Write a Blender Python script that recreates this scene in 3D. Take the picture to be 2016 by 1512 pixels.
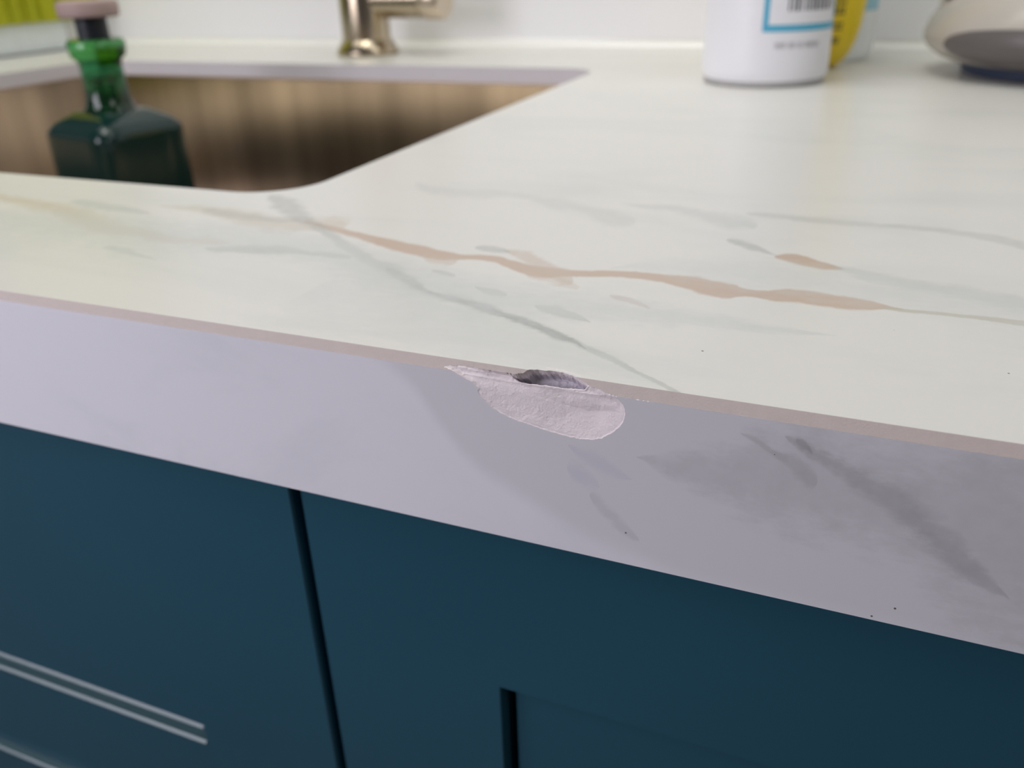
import bpy, bmesh, math, random
import numpy as np
from mathutils import Matrix, Vector
PI = math.pi
sc = bpy.context.scene
for o in list(bpy.data.objects): bpy.data.objects.remove(o)
COL = sc.collection

# ------------------------------------------------------------------ camera
yaw, pitch, roll, FPX = -0.40657646, 0.46329757, -0.03367012, 1689.13
CAM = (0.0, -0.13625957, 0.07146595)
cy, sy, cp, sp = math.cos(yaw), math.sin(yaw), math.cos(pitch), math.sin(pitch)
fw = Vector((sy*cp, cy*cp, -sp)); rt = Vector((cy, -sy, 0)); up = rt.cross(fw)
cr, sr = math.cos(roll), math.sin(roll)
rt, up = cr*rt + sr*up, -sr*rt + cr*up
cd = bpy.data.cameras.new('camera'); cam = bpy.data.objects.new('camera', cd); COL.objects.link(cam)
M = Matrix(((rt.x, up.x, -fw.x, CAM[0]), (rt.y, up.y, -fw.y, CAM[1]), (rt.z, up.z, -fw.z, CAM[2]), (0, 0, 0, 1)))
cam.matrix_world = M
cd.sensor_fit = 'HORIZONTAL'; cd.sensor_width = 36; cd.lens = FPX/2016*36
cd.clip_start = 0.005; cd.clip_end = 50
cd.dof.use_dof = True; cd.dof.focus_distance = 0.160; cd.dof.aperture_fstop = 15.5
sc.camera = cam

# ------------------------------------------------------------------ light and exposure
sc.view_settings.view_transform = 'Standard'; sc.view_settings.look = 'None'
sc.view_settings.gamma = 1; sc.view_settings.use_curve_mapping = False
sc.view_settings.exposure = 0.0
w = bpy.data.worlds.new('room_fill'); sc.world = w; w.use_nodes = True
bg = w.node_tree.nodes['Background']; bg.inputs[0].default_value = (0.92, 0.93, 1.0, 1); bg.inputs[1].default_value = 0.06

def area(name, loc, target, size, sizey, power, col):
    l = bpy.data.lights.new(name, 'AREA'); l.shape = 'RECTANGLE'; l.size = size; l.size_y = sizey
    l.energy = power; l.color = col
    o = bpy.data.objects.new(name, l); COL.objects.link(o); o.location = loc
    o.rotation_euler = (Vector(target)-Vector(loc)).to_track_quat('-Z', 'Y').to_euler()
    return o
area('ceiling_light', (-0.42, 0.10, 1.45), (-0.30, 0.28, 0), 0.8, 0.6, 7.3, (1.0, 0.99, 0.94))
area('wall_wash', (-0.17, 0.33, 0.50), (-0.17, 0.60, 0.12), 1.05, 0.16, 1.1, (1.0, 1.0, 0.97))  # added wash that brightens the back wall, no fitting modelled
area('window_light', (-0.70, -0.46, 0.26), (-0.15, 0.0, -0.02), 0.45, 0.42, 3.7, (0.93, 0.89, 1.0))
wl = area('falloff_beam', (-0.50, -0.50, 0.22), (-0.13, 0.0, -0.02), 0.25, 0.25, 0.105, (0.93, 0.89, 1.0)); wl.data.spread = math.radians(50)  # added narrow beam, its falloff imitates a hand's shadow on the apron
area('room_fill', (1.3, -0.6, 0.9), (-0.5, 0.5, 0.0), 0.7, 0.7, 3.2, (1.0, 0.98, 0.95))  # added fill from the right, lifts the sill and the white bottle

# ------------------------------------------------------------------ helpers
def new_mat(name):
    m = bpy.data.materials.new(name); m.use_nodes = True
    return m, m.node_tree, m.node_tree.nodes['Principled BSDF']
def mat(name, col, rough=.5, metal=0, spec=.5, noise=0, nscale=30, bump=0, bscale=200, coat=0, trans=0, ior=1.45, stretch=None):
    m, nt, b = new_mat(name); N = nt.nodes; L = nt.links
    b.inputs['Base Color'].default_value = (*col, 1); b.inputs['Roughness'].default_value = rough
    b.inputs['Metallic'].default_value = metal; b.inputs['Specular IOR Level'].default_value = spec
    b.inputs['Coat Weight'].default_value = coat; b.inputs['Transmission Weight'].default_value = trans
    b.inputs['IOR'].default_value = ior
    tc = N.new('ShaderNodeTexCoord'); src = tc.outputs['Object']
    if stretch:
        mp = N.new('ShaderNodeMapping'); mp.inputs['Scale'].default_value = stretch
        L.new(src, mp.inputs['Vector']); src = mp.outputs['Vector']
    if noise:
        n = N.new('ShaderNodeTexNoise'); n.inputs['Scale'].default_value = nscale; n.inputs['Detail'].default_value = 4
        L.new(src, n.inputs['Vector'])
        r = N.new('ShaderNodeMix'); r.data_type = 'RGBA'
        r.inputs['A'].default_value = (*[c*(1-noise) for c in col], 1)
        r.inputs['B'].default_value = (*[min(1, c*(1+noise)) for c in col], 1)
        L.new(n.outputs['Fac'], r.inputs['Factor']); L.new(r.outputs['Result'], b.inputs['Base Color'])
    if bump:
        n2 = N.new('ShaderNodeTexNoise'); n2.inputs['Scale'].default_value = bscale; n2.inputs['Detail'].default_value = 5
        L.new(src, n2.inputs['Vector'])
        bp = N.new('ShaderNodeBump'); bp.inputs['Strength'].default_value = bump; bp.inputs['Distance'].default_value = .0005
        L.new(n2.outputs['Fac'], bp.inputs['Height']); L.new(bp.outputs['Normal'], b.inputs['Normal'])
    return m
def mesh_obj(name, me, m=None, parent=None, smooth=False):
    o = bpy.data.objects.new(name, me); COL.objects.link(o)
    if m: me.materials.append(m)
    if parent: o.parent = parent
    if smooth:
        for p in me.polygons: p.use_smooth = True
    return o
def obj(name, bm, m=None, parent=None, smooth=False):
    me = bpy.data.meshes.new(name); bm.normal_update(); bm.to_mesh(me); bm.free()
    o = mesh_obj(name, me, m, parent, smooth)
    return o
def autosmooth(o, ang=35):
    me = o.data
    for p in me.polygons: p.use_smooth = True
    bm = bmesh.new(); bm.from_mesh(me)
    for e in bm.edges:
        if len(e.link_faces) == 2 and e.calc_face_angle(0) > math.radians(ang): e.smooth = False
    bm.to_mesh(me); bm.free()
    return o
def box(bm, x0, x1, y0, y1, z0, z1, bev=0, seg=2):
    r = bmesh.ops.create_cube(bm, size=1)
    vs = r['verts']
    for v in vs:
        v.co = Vector((x0 if v.co.x < 0 else x1, y0 if v.co.y < 0 else y1, z0 if v.co.z < 0 else z1))
    if bev:
        es = list({e for v in vs for e in v.link_edges})
        bmesh.ops.bevel(bm, geom=es, offset=bev, segments=seg, affect='EDGES', profile=.5)
    return bm
def bx(*a, **k): return box(bmesh.new(), *a, **k)
def lathe(prof, n=64, cap=True, c=(0, 0), sx=1, syy=1, start=0, full=2*PI, p=2.0):
    """prof: list of (r,z); superellipse exponent p makes squarish sections"""
    bm = bmesh.new(); rings = []
    closed = abs(full-2*PI) < 1e-6
    cnt = n if closed else n+1
    for r, z in prof:
        ring = []
        for i in range(cnt):
            a = start + full*i/n
            ca, sa = math.cos(a), math.sin(a)
            k = (abs(ca)**p + abs(sa)**p)**(-1/p)
            ring.append(bm.verts.new((c[0]+r*k*ca*sx, c[1]+r*k*sa*syy, z)))
        rings.append(ring)
    for a, b in zip(rings, rings[1:]):
        for i in range(n):
            j = (i+1) % cnt
            bm.faces.new((a[i], a[j], b[j], b[i]))
    if cap and closed:
        bm.faces.new(list(reversed(rings[0]))); bm.faces.new(rings[-1])
    return bm
def tube(path, r, n=20, caps=True):
    bm = bmesh.new(); rings = []
    pts = [Vector(p) for p in path]
    prevn = None
    for i, p in enumerate(pts):
        t = (pts[min(i+1, len(pts)-1)] - pts[max(i-1, 0)]).normalized()
        if prevn is None:
            a = Vector((0, 1, 0)) if abs(t.y) < .9 else Vector((1, 0, 0))
            nn = t.cross(a).normalized()
        else:
            nn = (prevn - t*prevn.dot(t)).normalized()
        prevn = nn; bb = t.cross(nn)
        rr = r[i] if isinstance(r, (list, tuple)) else r
        rings.append([bm.verts.new(p + rr*(math.cos(2*PI*k/n)*nn + math.sin(2*PI*k/n)*bb)) for k in range(n)])
    for a, b in zip(rings, rings[1:]):
        for k in range(n): bm.faces.new((a[k], a[(k+1) % n], b[(k+1) % n], b[k]))
    if caps:
        bm.faces.new(list(reversed(rings[0]))); bm.faces.new(rings[-1])
    bmesh.ops.recalc_face_normals(bm, faces=bm.faces)
    return bm
def thing(name, label, cat, loc=(0, 0, 0), rotz=0, group=None):
    o = bpy.data.objects.new(name, None); COL.objects.link(o); o.location = loc; o.rotation_euler = (0, 0, rotz)
    o.empty_display_size = .02
    o['label'] = label; o['category'] = cat
    if group: o['group'] = group
    return o
def struct(name, bm, m, parent=None):
    o = obj(name, bm, m, parent); o['kind'] = 'structure'; return o

TOP_VEINS = [('tan',0.9,[(-0.15987,0.07788,0.00146),(-0.15051,0.07491,0.00188),(-0.13694,0.07025,0.00223),(-0.12424,0.06589,0.00338),(-0.11277,0.06261,0.00406),(-0.10382,0.06027,0.00393),(-0.0993,0.06031,0.00273),(-0.09261,0.06194,0.00235),(-0.08437,0.05969,0.00265),(-0.07755,0.05678,0.00366),(-0.07169,0.05578,0.00432),(-0.06792,0.05656,0.00288),(-0.06178,0.0581,0.00253),(-0.05201,0.06039,0.00253),(-0.04564,0.06045,0.00287),(-0.03925,0.05981,0.00423),(-0.03144,0.05714,0.00544),(-0.02657,0.0562,0.00502),(-0.02196,0.05628,0.00266),(-0.01747,0.05669,0.00363),(-0.0131,0.05776,0.00463),(-0.00644,0.05721,0.00456),(0.00214,0.05671,0.00351),(0.00631,0.05646,0.00158),(0.01042,0.05654,0.00031)]),('tan2',0.55,[(-0.09,0.06958,0.00083),(-0.08291,0.06672,0.0036),(-0.07665,0.06166,0.00457),(-0.07073,0.05688,0.00363),(-0.06705,0.05407,0.00493),(-0.06525,0.05193,0.00345),(-0.06337,0.04951,0.00067)]),('tan2',0.5,[(-0.11074,0.06323,0.00041),(-0.10506,0.05675,0.00306),(-0.1004,0.05643,0.00341),(-0.09755,0.05515,0.00112)]),('tan2',0.35,[(-0.07879,0.05639,0.00073),(-0.07304,0.05217,0.0028),(-0.06856,0.05088,0.00309),(-0.0643,0.04921,0.00269),(-0.06085,0.04736,0.00066)]),('olive',0.75,[(0.0058,0.0563,0.00063),(0.00838,0.05587,0.00125),(0.01244,0.05595,0.00124),(0.02235,0.05645,0.00122),(0.03331,0.05564,0.00178),(0.04965,0.05466,0.00171)]),('tan',1.0,[(-0.02073,0.08504,0.00042),(-0.01921,0.08507,0.00208),(-0.01604,0.08477,0.00373),(-0.01346,0.08387,0.00409),(-0.0096,0.08174,0.0032),(-0.00593,0.08085,0.00197),(-0.00353,0.0804,0.00039)]),('tan3',0.6,[(-0.30673,0.07733,0.00348),(-0.28596,0.07322,0.0033),(-0.26716,0.0699,0.00421),(-0.24948,0.06678,0.00554),(-0.23149,0.06049,0.00612),(-0.21401,0.05381,0.00569),(-0.20123,0.05315,0.00385),(-0.1867,0.05003,0.00328),(-0.17674,0.05149,0.00327),(-0.16777,0.05167,0.00081)]),('tan3',0.5,[(-0.2201,0.07988,0.00053),(-0.20148,0.08058,0.00366),(-0.18448,0.07728,0.0055),(-0.16781,0.07322,0.00665),(-0.15755,0.07453,0.00852),(-0.1524,0.07776,0.00769),(-0.1442,0.07346,0.00138)]),('grey',0.5,[(-0.03457,0.0955,0.00046),(-0.03167,0.09446,0.00228),(-0.02797,0.09227,0.00268),(-0.02424,0.08927,0.00174),(-0.01998,0.08614,0.00084)]),('blue',0.38,[(-0.00596,0.08125,0.00079),(0.00359,0.07642,0.00375),(0.01251,0.0737,0.00397),(0.02304,0.07111,0.00451),(0.02901,0.06868,0.00504),(0.03448,0.06786,0.00595),(0.05115,0.06355,0.00617)]),('grey',0.45,[(-0.19114,0.10198,0.00179),(-0.18413,0.0976,0.00402),(-0.17478,0.09085,0.00542),(-0.16524,0.08288,0.00406),(-0.15623,0.07663,0.00287),(-0.14776,0.07076,0.00227),(-0.13099,0.05798,0.00241),(-0.11732,0.04856,0.00255),(-0.11098,0.04546,0.00317),(-0.10595,0.04176,0.00305),(-0.09924,0.03731,0.00258),(-0.09305,0.03341,0.00154),(-0.08549,0.03162,0.00239),(-0.07783,0.02904,0.0023),(-0.0703,0.02603,0.00193),(-0.06306,0.0229,0.00185),(-0.05584,0.01894,0.00176),(-0.04921,0.01569,0.0012),(-0.04274,0.01193,0.00114),(-0.03654,0.00797,0.00086),(-0.03073,0.00425,0.00082),(-0.0259,0.00159,0.00039)]),('grey',0.8,[(-0.11306,0.04648,0.00036),(-0.10614,0.0421,0.00204),(-0.09942,0.03763,0.00194),(-0.09337,0.03402,0.00093),(-0.08549,0.03162,0.0015),(-0.07783,0.02904,0.00173),(-0.0703,0.02603,0.00138),(-0.06306,0.0229,0.00132),(-0.0573,0.01986,0.00127),(-0.0519,0.01721,0.00073),(-0.04785,0.01482,0.00024)]),('green',0.14,[(-0.14338,0.06414,0.00429),(-0.11417,0.04322,0.0087),(-0.09119,0.02978,0.00833),(-0.07568,0.02426,0.00825),(-0.06155,0.01902,0.00763),(-0.0482,0.01262,0.00697),(-0.03596,0.00584,0.00632),(-0.02506,-0.00021,0.0048)]),('grey',0.5,[(-0.06728,0.0338,0.0003),(-0.06442,0.03276,0.00175),(-0.06107,0.03191,0.00258),(-0.05634,0.0303,0.00168),(-0.05158,0.0282,0.00054)]),('pink',0.5,[(-0.05262,0.04502,0.00032),(-0.05058,0.04429,0.00126),(-0.04729,0.04331,0.00155),(-0.04423,0.04163,0.00122),(-0.04168,0.03985,0.0003)]),('grey',0.45,[(-0.08568,0.04052,0.00032),(-0.0826,0.03966,0.00128),(-0.079,0.03901,0.00189),(-0.07533,0.03805,0.00031)]),('grey',0.4,[(-0.10089,0.04863,0.00036),(-0.09784,0.04835,0.00141),(-0.09433,0.04703,0.00104),(-0.09313,0.04661,0.00035)]),('grey',0.45,[(-0.09846,0.06983,0.00042),(-0.09453,0.0696,0.00208),(-0.09048,0.06897,0.00165),(-0.08716,0.06814,0.00041)]),('blue',0.5,[(-0.25504,0.07615,0.00108),(-0.24735,0.07553,0.0032),(-0.23646,0.07386,0.00365),(-0.22375,0.07222,0.00253),(-0.21414,0.07116,0.0005)]),('grey',0.55,[(-0.17234,0.0463,0.00078),(-0.16598,0.04727,0.00233),(-0.15749,0.04987,0.00353),(-0.1482,0.05127,0.00313),(-0.1413,0.05103,0.00155),(-0.1348,0.05117,0.00191),(-0.12661,0.05097,0.00038)]),('blue',0.4,[(-0.20139,0.03842,0.00038),(-0.19509,0.03787,0.00226),(-0.18644,0.03571,0.00146),(-0.17711,0.0335,0.00035)]),('grey',0.3,[(-0.20148,0.08058,0.00052),(-0.1914,0.07838,0.00356),(-0.17849,0.07719,0.00297),(-0.1668,0.07702,0.00195),(-0.15987,0.07788,0.00049)]),('grey',0.17,[(-0.14992,0.13211,0.00137),(-0.13338,0.12312,0.00508),(-0.12043,0.12387,0.00565),(-0.10998,0.12538,0.00313),(-0.09992,0.12273,0.00365),(-0.0916,0.11914,0.00588),(-0.07968,0.11376,0.00391),(-0.07156,0.10839,0.0064),(-0.06259,0.10423,0.00205)]),('blue',0.35,[(-0.07318,0.12503,0.00119),(-0.06293,0.12351,0.00291),(-0.05489,0.12334,0.00403),(-0.04449,0.11801,0.00493),(-0.03635,0.11416,0.00686),(-0.02874,0.11151,0.00154)]),('grey',0.3,[(-0.03352,0.12411,0.00112),(-0.02162,0.12296,0.00274),(-0.00058,0.12144,0.00263),(0.01006,0.12195,0.00208),(0.02163,0.12079,0.00254),(0.03137,0.11782,0.00343),(0.03873,0.11214,0.00372),(0.05261,0.10357,0.00341)]),('cloud',0.45,[(-0.05797,0.06292,0.00187),(-0.03396,0.07045,0.00954),(-0.01451,0.07069,0.01297),(0.00172,0.06669,0.01044),(0.01766,0.06501,0.01),(0.03395,0.06237,0.01106),(0.05064,0.06051,0.00902)]),('cloud',0.65,[(-0.2764,0.05376,0.01428),(-0.23809,0.05251,0.01573),(-0.20714,0.05305,0.01734),(-0.17849,0.05355,0.01673),(-0.15196,0.05647,0.01232),(-0.12252,0.04693,0.01092),(-0.09599,0.0391,0.01142),(-0.07417,0.03529,0.01216),(-0.05007,0.03647,0.00822),(-0.03316,0.0373,0.00515),(-0.01697,0.0367,0.00276),(-0.00188,0.03693,0.00054)]),('cloud',0.35,[(-0.1228,0.01608,0.00277),(-0.12179,0.0271,0.01073),(-0.11029,0.02714,0.01814),(-0.0868,0.02125,0.01368),(-0.06411,0.01122,0.01066),(-0.04709,0.00921,0.00671),(-0.03048,0.00323,0.00202)])]
FACE_VEINS_SHADE = [('fdark',0.42,[(-0.00761,-0.00436,0.00019),(-0.00585,-0.00503,0.00075),(-0.00361,-0.00621,0.00113),(0.00079,-0.00817,0.0017),(0.00611,-0.01113,0.00228),(0.01128,-0.01337,0.00285),(0.01482,-0.01565,0.00344),(0.01937,-0.01924,0.00347),(0.02401,-0.02336,0.00273),(0.03198,-0.0287,0.00118)]),('fdark',0.5,[(-0.00562,-0.00478,0.00024),(-0.00456,-0.00528,0.00071),(-0.00349,-0.00578,0.0006),(-0.00237,-0.00678,0.00024)]),('fdark',0.3,[(-0.01533,-0.00502,0.00019),(-0.01307,-0.00582,0.00058),(-0.00847,-0.00833,0.00077),(-0.00577,-0.00954,0.00155),(-0.00389,-0.01102,0.00233),(-0.00116,-0.01253,0.00058)]),('fblue',0.22,[(-0.04759,-0.014,0.00022),(-0.04447,-0.01544,0.00131),(-0.04136,-0.01675,0.00196),(-0.03777,-0.0183,0.00131),(-0.03421,-0.01926,0.00022)]),('fblue',0.22,[(-0.04728,-0.01916,0.00022),(-0.04549,-0.01996,0.00201),(-0.04286,-0.02116,0.00179),(-0.04076,-0.02247,0.00022)]),('fdark',0.22,[(-0.04282,-0.02473,0.00029),(-0.03857,-0.02797,0.00203),(-0.03484,-0.03134,0.00147),(-0.0322,-0.03313,0.00029)]),('fdark',0.27,[(-0.03389,-0.01407,0.00067),(-0.01955,-0.01439,0.00519),(-0.00623,-0.01312,0.01),(0.01135,-0.01387,0.00963),(0.02252,-0.01532,0.01775),(0.03174,-0.01811,0.02236),(0.04493,-0.01862,0.02168),(0.0593,-0.02252,0.01122)])]  # last, broadest entry paints a hand's shadow over the right end
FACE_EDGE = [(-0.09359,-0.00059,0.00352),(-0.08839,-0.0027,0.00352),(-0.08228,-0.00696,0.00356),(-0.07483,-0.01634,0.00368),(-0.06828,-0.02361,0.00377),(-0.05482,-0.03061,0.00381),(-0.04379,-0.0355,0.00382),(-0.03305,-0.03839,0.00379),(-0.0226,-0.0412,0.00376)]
CHIP_S = [(-0.074139,-0.001967),(-0.07152,-0.002445),(-0.069863,-0.003189),(-0.067704,-0.004187),(-0.06578,-0.00533),(-0.066156,-0.006181),(-0.06513,-0.007706),(-0.062476,-0.009864),(-0.059243,-0.010998),(-0.056556,-0.011534),(-0.052301,-0.012222),(-0.04915,-0.012761),(-0.046032,-0.012954),(-0.042955,-0.012807),(-0.040438,-0.011869),(-0.038179,-0.010106),(-0.036654,-0.008179),(-0.035931,-0.006211),(-0.036373,-0.004368),(-0.037668,-0.003003),(-0.03972,-0.002105),(-0.041792,-0.001627),(-0.043576,-0.001196),(-0.045592,-0.000282),(-0.048158,0.0008),(-0.050633,0.001128),(-0.05255,0.00071),(-0.054279,0.000595),(-0.055946,2.7e-05),(-0.056359,-0.000788),(-0.057521,-0.001176),(-0.05982,-0.001315),(-0.063054,-0.001274),(-0.065778,-0.001256),(-0.068004,-0.001159),(-0.070756,-0.001245)]
CHIP_H = [(-0.056359,-0.000788),(-0.055946,2.7e-05),(-0.054279,0.000595),(-0.05255,0.00071),(-0.050633,0.001128),(-0.048158,0.0008),(-0.045592,-0.000282),(-0.043576,-0.001196),(-0.044228,-0.001808),(-0.047174,-0.002068),(-0.050206,-0.002132),(-0.053278,-0.002198),(-0.055331,-0.002308),(-0.056922,-0.002241),(-0.058376,-0.00194),(-0.059485,-0.00137),(-0.058233,-0.001285)]
DOTS_T = [[-0.0263, 0.02104, 0.00025], [0.02828, 0.02896, 0.0002], [0.00856, 0.04374, 0.0001]]
DOTS_F = [[0.01497, -0.03591, 0.00022], [0.01146, -0.03878, 0.0002], [-0.03514, -0.03191, 0.0002], [-0.0089, -0.00841, 0.0001]]

# ------------------------------------------------------------------ marble pattern (node based, object space)
VC = {'tan': (.74, .57, .47), 'tan2': (.77, .65, .56), 'tan3': (.76, .66, .55), 'olive': (.66, .64, .52), 'grey': (.46, .49, .49),
      'blue': (.60, .65, .68), 'green': (.72, .80, .77), 'pink': (.68, .56, .53), 'cloud': (.82, .86, .88),
      'fdark': (.42, .42, .40), 'fblue': (.58, .60, .72)}
SHARP = {'tan': 3.0, 'tan2': 2.2, 'tan3': 1.2, 'olive': 2.0, 'grey': 1.5, 'blue': 1.2, 'green': 1.0, 'pink': 2.0, 'cloud': 1.0,
         'fdark': 1.2, 'fblue': 1.2}
def curve_node(nt, x_sock, xs, ys, y0, y1):
    N = nt.nodes; L = nt.links
    mr = N.new('ShaderNodeMapRange'); mr.inputs['From Min'].default_value = xs[0]; mr.inputs['From Max'].default_value = xs[-1]
    L.new(x_sock, mr.inputs['Value'])
    fc = N.new('ShaderNodeFloatCurve'); c = fc.mapping.curves[0]
    P = [((x-xs[0])/(xs[-1]-xs[0]), (y-y0)/(y1-y0)) for x, y in zip(xs, ys)]
    while len(c.points) < len(P): c.points.new(.5, .5)
    for pt, q in zip(c.points, P): pt.location = q
    fc.mapping.update(); L.new(mr.outputs['Result'], fc.inputs['Value'])
    mr2 = N.new('ShaderNodeMapRange'); mr2.inputs['To Min'].default_value = y0; mr2.inputs['To Max'].default_value = y1
    L.new(fc.outputs['Value'], mr2.inputs['Value'])
    return mr2.outputs['Result']
def math_n(nt, op, a, b=None, clamp=False):
    n = nt.nodes.new('ShaderNodeMath'); n.operation = op; n.use_clamp = clamp
    for i, v in enumerate((a, b)):
        if v is None: continue
        if isinstance(v, (int, float)): n.inputs[i].default_value = v
        else: nt.links.new(v, n.inputs[i])
    return n.outputs[0]
def marble(name, veins, dots, axis, base, edge=None, warp=.0022):
    m, nt, b = new_mat(name); N = nt.nodes; L = nt.links
    tc = N.new('ShaderNodeTexCoord')
    def noise(scale, detail=4, rough=.55, vec=None, col=False, dist=0):
        n = N.new('ShaderNodeTexNoise'); n.inputs['Scale'].default_value = scale; n.inputs['Detail'].default_value = detail
        n.inputs['Roughness'].default_value = rough; n.inputs['Distortion'].default_value = dist
        L.new(vec or tc.outputs['Object'], n.inputs['Vector'])
        return n.outputs['Color' if col else 'Fac']
    def vmath(op, a, bb):
        n = N.new('ShaderNodeVectorMath'); n.operation = op
        L.new(a, n.inputs[0])
        if isinstance(bb, tuple): n.inputs[1].default_value = bb
        else: L.new(bb, n.inputs[1])
        return n.outputs[0]
    d1 = vmath('MULTIPLY', vmath('SUBTRACT', noise(110, 5, .6, col=True), (.5, .5, .5)), (warp, warp, warp))
    d2 = vmath('MULTIPLY', vmath('SUBTRACT', noise(700, 2, .5, col=True), (.5, .5, .5)), (warp*.22,)*3)
    P = vmath('ADD', vmath('ADD', tc.outputs['Object'], d1), d2)
    sep = N.new('ShaderNodeSeparateXYZ'); L.new(P, sep.inputs[0])
    X = sep.outputs['X']; Y = sep.outputs[axis]
    def mix(cur, col, fac):
        r = N.new('ShaderNodeMix'); r.data_type = 'RGBA'
        L.new(cur, r.inputs['A'])
        if isinstance(col, tuple): r.inputs['B'].default_value = (*col, 1)
        else: L.new(col, r.inputs['B'])
        L.new(fac, r.inputs['Factor']); return r.outputs['Result']
    # cloudy ground, stretched along the slab
    mp = N.new('ShaderNodeMapping'); mp.inputs['Scale'].default_value = (.35, 1, 1) if axis == 'Y' else (.6, 1, 1)
    mp.inputs['Rotation'].default_value = (0, 0, .25) if axis == 'Y' else (0, .7, 0)
    L.new(tc.outputs['Object'], mp.inputs['Vector'])
    n1 = noise(26, 5, .6, vec=mp.outputs['Vector'], dist=.6)
    rg = N.new('ShaderNodeMapRange'); rg.interpolation_type = 'SMOOTHSTEP'
    rg.inputs['From Min'].default_value = .46; rg.inputs['From Max'].default_value = .75; L.new(n1, rg.inputs['Value'])
    rgb = N.new('ShaderNodeRGB'); rgb.outputs[0].default_value = (*base, 1)
    cur = mix(rgb.outputs[0], tuple(c*k for c, k in zip(base, (.90, .925, .925))), math_n(nt, 'MULTIPLY', rg.outputs['Result'], 1.0))
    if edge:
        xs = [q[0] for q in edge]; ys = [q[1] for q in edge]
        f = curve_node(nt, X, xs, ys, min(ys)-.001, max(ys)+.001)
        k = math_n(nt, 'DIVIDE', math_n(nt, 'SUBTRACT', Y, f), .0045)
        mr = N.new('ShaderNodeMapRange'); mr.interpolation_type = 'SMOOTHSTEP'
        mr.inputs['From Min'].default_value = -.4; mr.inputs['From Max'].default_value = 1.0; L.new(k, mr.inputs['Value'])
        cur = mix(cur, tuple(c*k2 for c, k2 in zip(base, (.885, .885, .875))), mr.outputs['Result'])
    n3 = noise(230, 3)
    mp2 = N.new('ShaderNodeMapping'); mp2.inputs['Scale'].default_value = (.45, 1, 1); L.new(tc.outputs['Object'], mp2.inputs['Vector'])
    n4 = noise(330, 6, .68, vec=mp2.outputs['Vector'])
    n4s = math_n(nt, 'MULTIPLY', math_n(nt, 'SUBTRACT', n4, .5), 3.0)
    for kind, strength, pts in veins:
        pts = [list(q) for q in pts]; pts[0][2] = 0; pts[-1][2] = 0
        xs = [q[0] for q in pts]; ys = [q[1] for q in pts]; ws = [q[2] for q in pts]
        f = curve_node(nt, X, xs, ys, min(ys)-.002, max(ys)+.002)
        wv = curve_node(nt, X, xs, ws, -.0001, max(ws)*1.15)
        d = math_n(nt, 'ABSOLUTE', math_n(nt, 'SUBTRACT', Y, f))
        wq = math_n(nt, 'MAXIMUM', wv, .00002)
        q = math_n(nt, 'SUBTRACT', 1.0, math_n(nt, 'DIVIDE', d, math_n(nt, 'MULTIPLY', wq, 1.12 if SHARP[kind] > 1.6 else 1.5)))
        q = math_n(nt, 'ADD', q, math_n(nt, 'MULTIPLY', n4s, .16 if kind in ('tan', 'olive') else .55))
        mr = N.new('ShaderNodeMapRange'); mr.interpolation_type = 'SMOOTHSTEP'
        mr.inputs['From Max'].default_value = 1/SHARP[kind]; L.new(q, mr.inputs['Value'])
        fac = math_n(nt, 'MULTIPLY', mr.outputs['Result'], strength)
        fac = math_n(nt, 'MULTIPLY', fac, math_n(nt, 'GREATER_THAN', wv, .00006))
        if kind not in ('tan', 'olive'):
            fac = math_n(nt, 'MULTIPLY', fac, math_n(nt, 'ADD', math_n(nt, 'MULTIPLY', n3, .9), .55))
        cur = mix(cur, tuple(c*v for c, v in zip(VC[kind], base)), fac)
    for px, py, r in dots:
        sp_ = N.new('ShaderNodeSeparateXYZ'); L.new(tc.outputs['Object'], sp_.inputs[0])
        dx = math_n(nt, 'SUBTRACT', sp_.outputs['X'], px); dy = math_n(nt, 'SUBTRACT', sp_.outputs[axis], py)
        dd = math_n(nt, 'SQRT', math_n(nt, 'ADD', math_n(nt, 'MULTIPLY', dx, dx), math_n(nt, 'MULTIPLY', dy, dy)))
        cur = mix(cur, (.12, .11, .11), math_n(nt, 'LESS_THAN', dd, r))
    L.new(cur, b.inputs['Base Color'])
    b.inputs['Roughness'].default_value = .29 if axis == 'Y' else .45
    b.inputs['Specular IOR Level'].default_value = .4
    bp = N.new('ShaderNodeBump'); bp.inputs['Strength'].default_value = .12; bp.inputs['Distance'].default_value = .0001
    L.new(noise(2500, 2), bp.inputs['Height']); L.new(bp.outputs['Normal'], b.inputs['Normal'])
    return m
M_TOP = marble('marble_top', TOP_VEINS, DOTS_T, 'Y', (.755, .745, .70))
M_FACE = marble('marble_face', FACE_VEINS_SHADE, DOTS_F, 'Z', (.80, .795, .85), edge=FACE_EDGE, warp=.0016)
M_CORE = mat('porcelain_core', (.50, .43, .41), .6, noise=.05, nscale=500, bump=.25, bscale=2500)
M_RAW = mat('raw_chipped_porcelain', (.88, .80, .81), .8, noise=.05, nscale=350, bump=.28, bscale=2200)
M_CAV = mat('cavity_shade', (.54, .50, .55), .85, noise=.08, nscale=600, bump=.3, bscale=1500)  # greyer than the raw stone, painting the shade inside the hole

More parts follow.
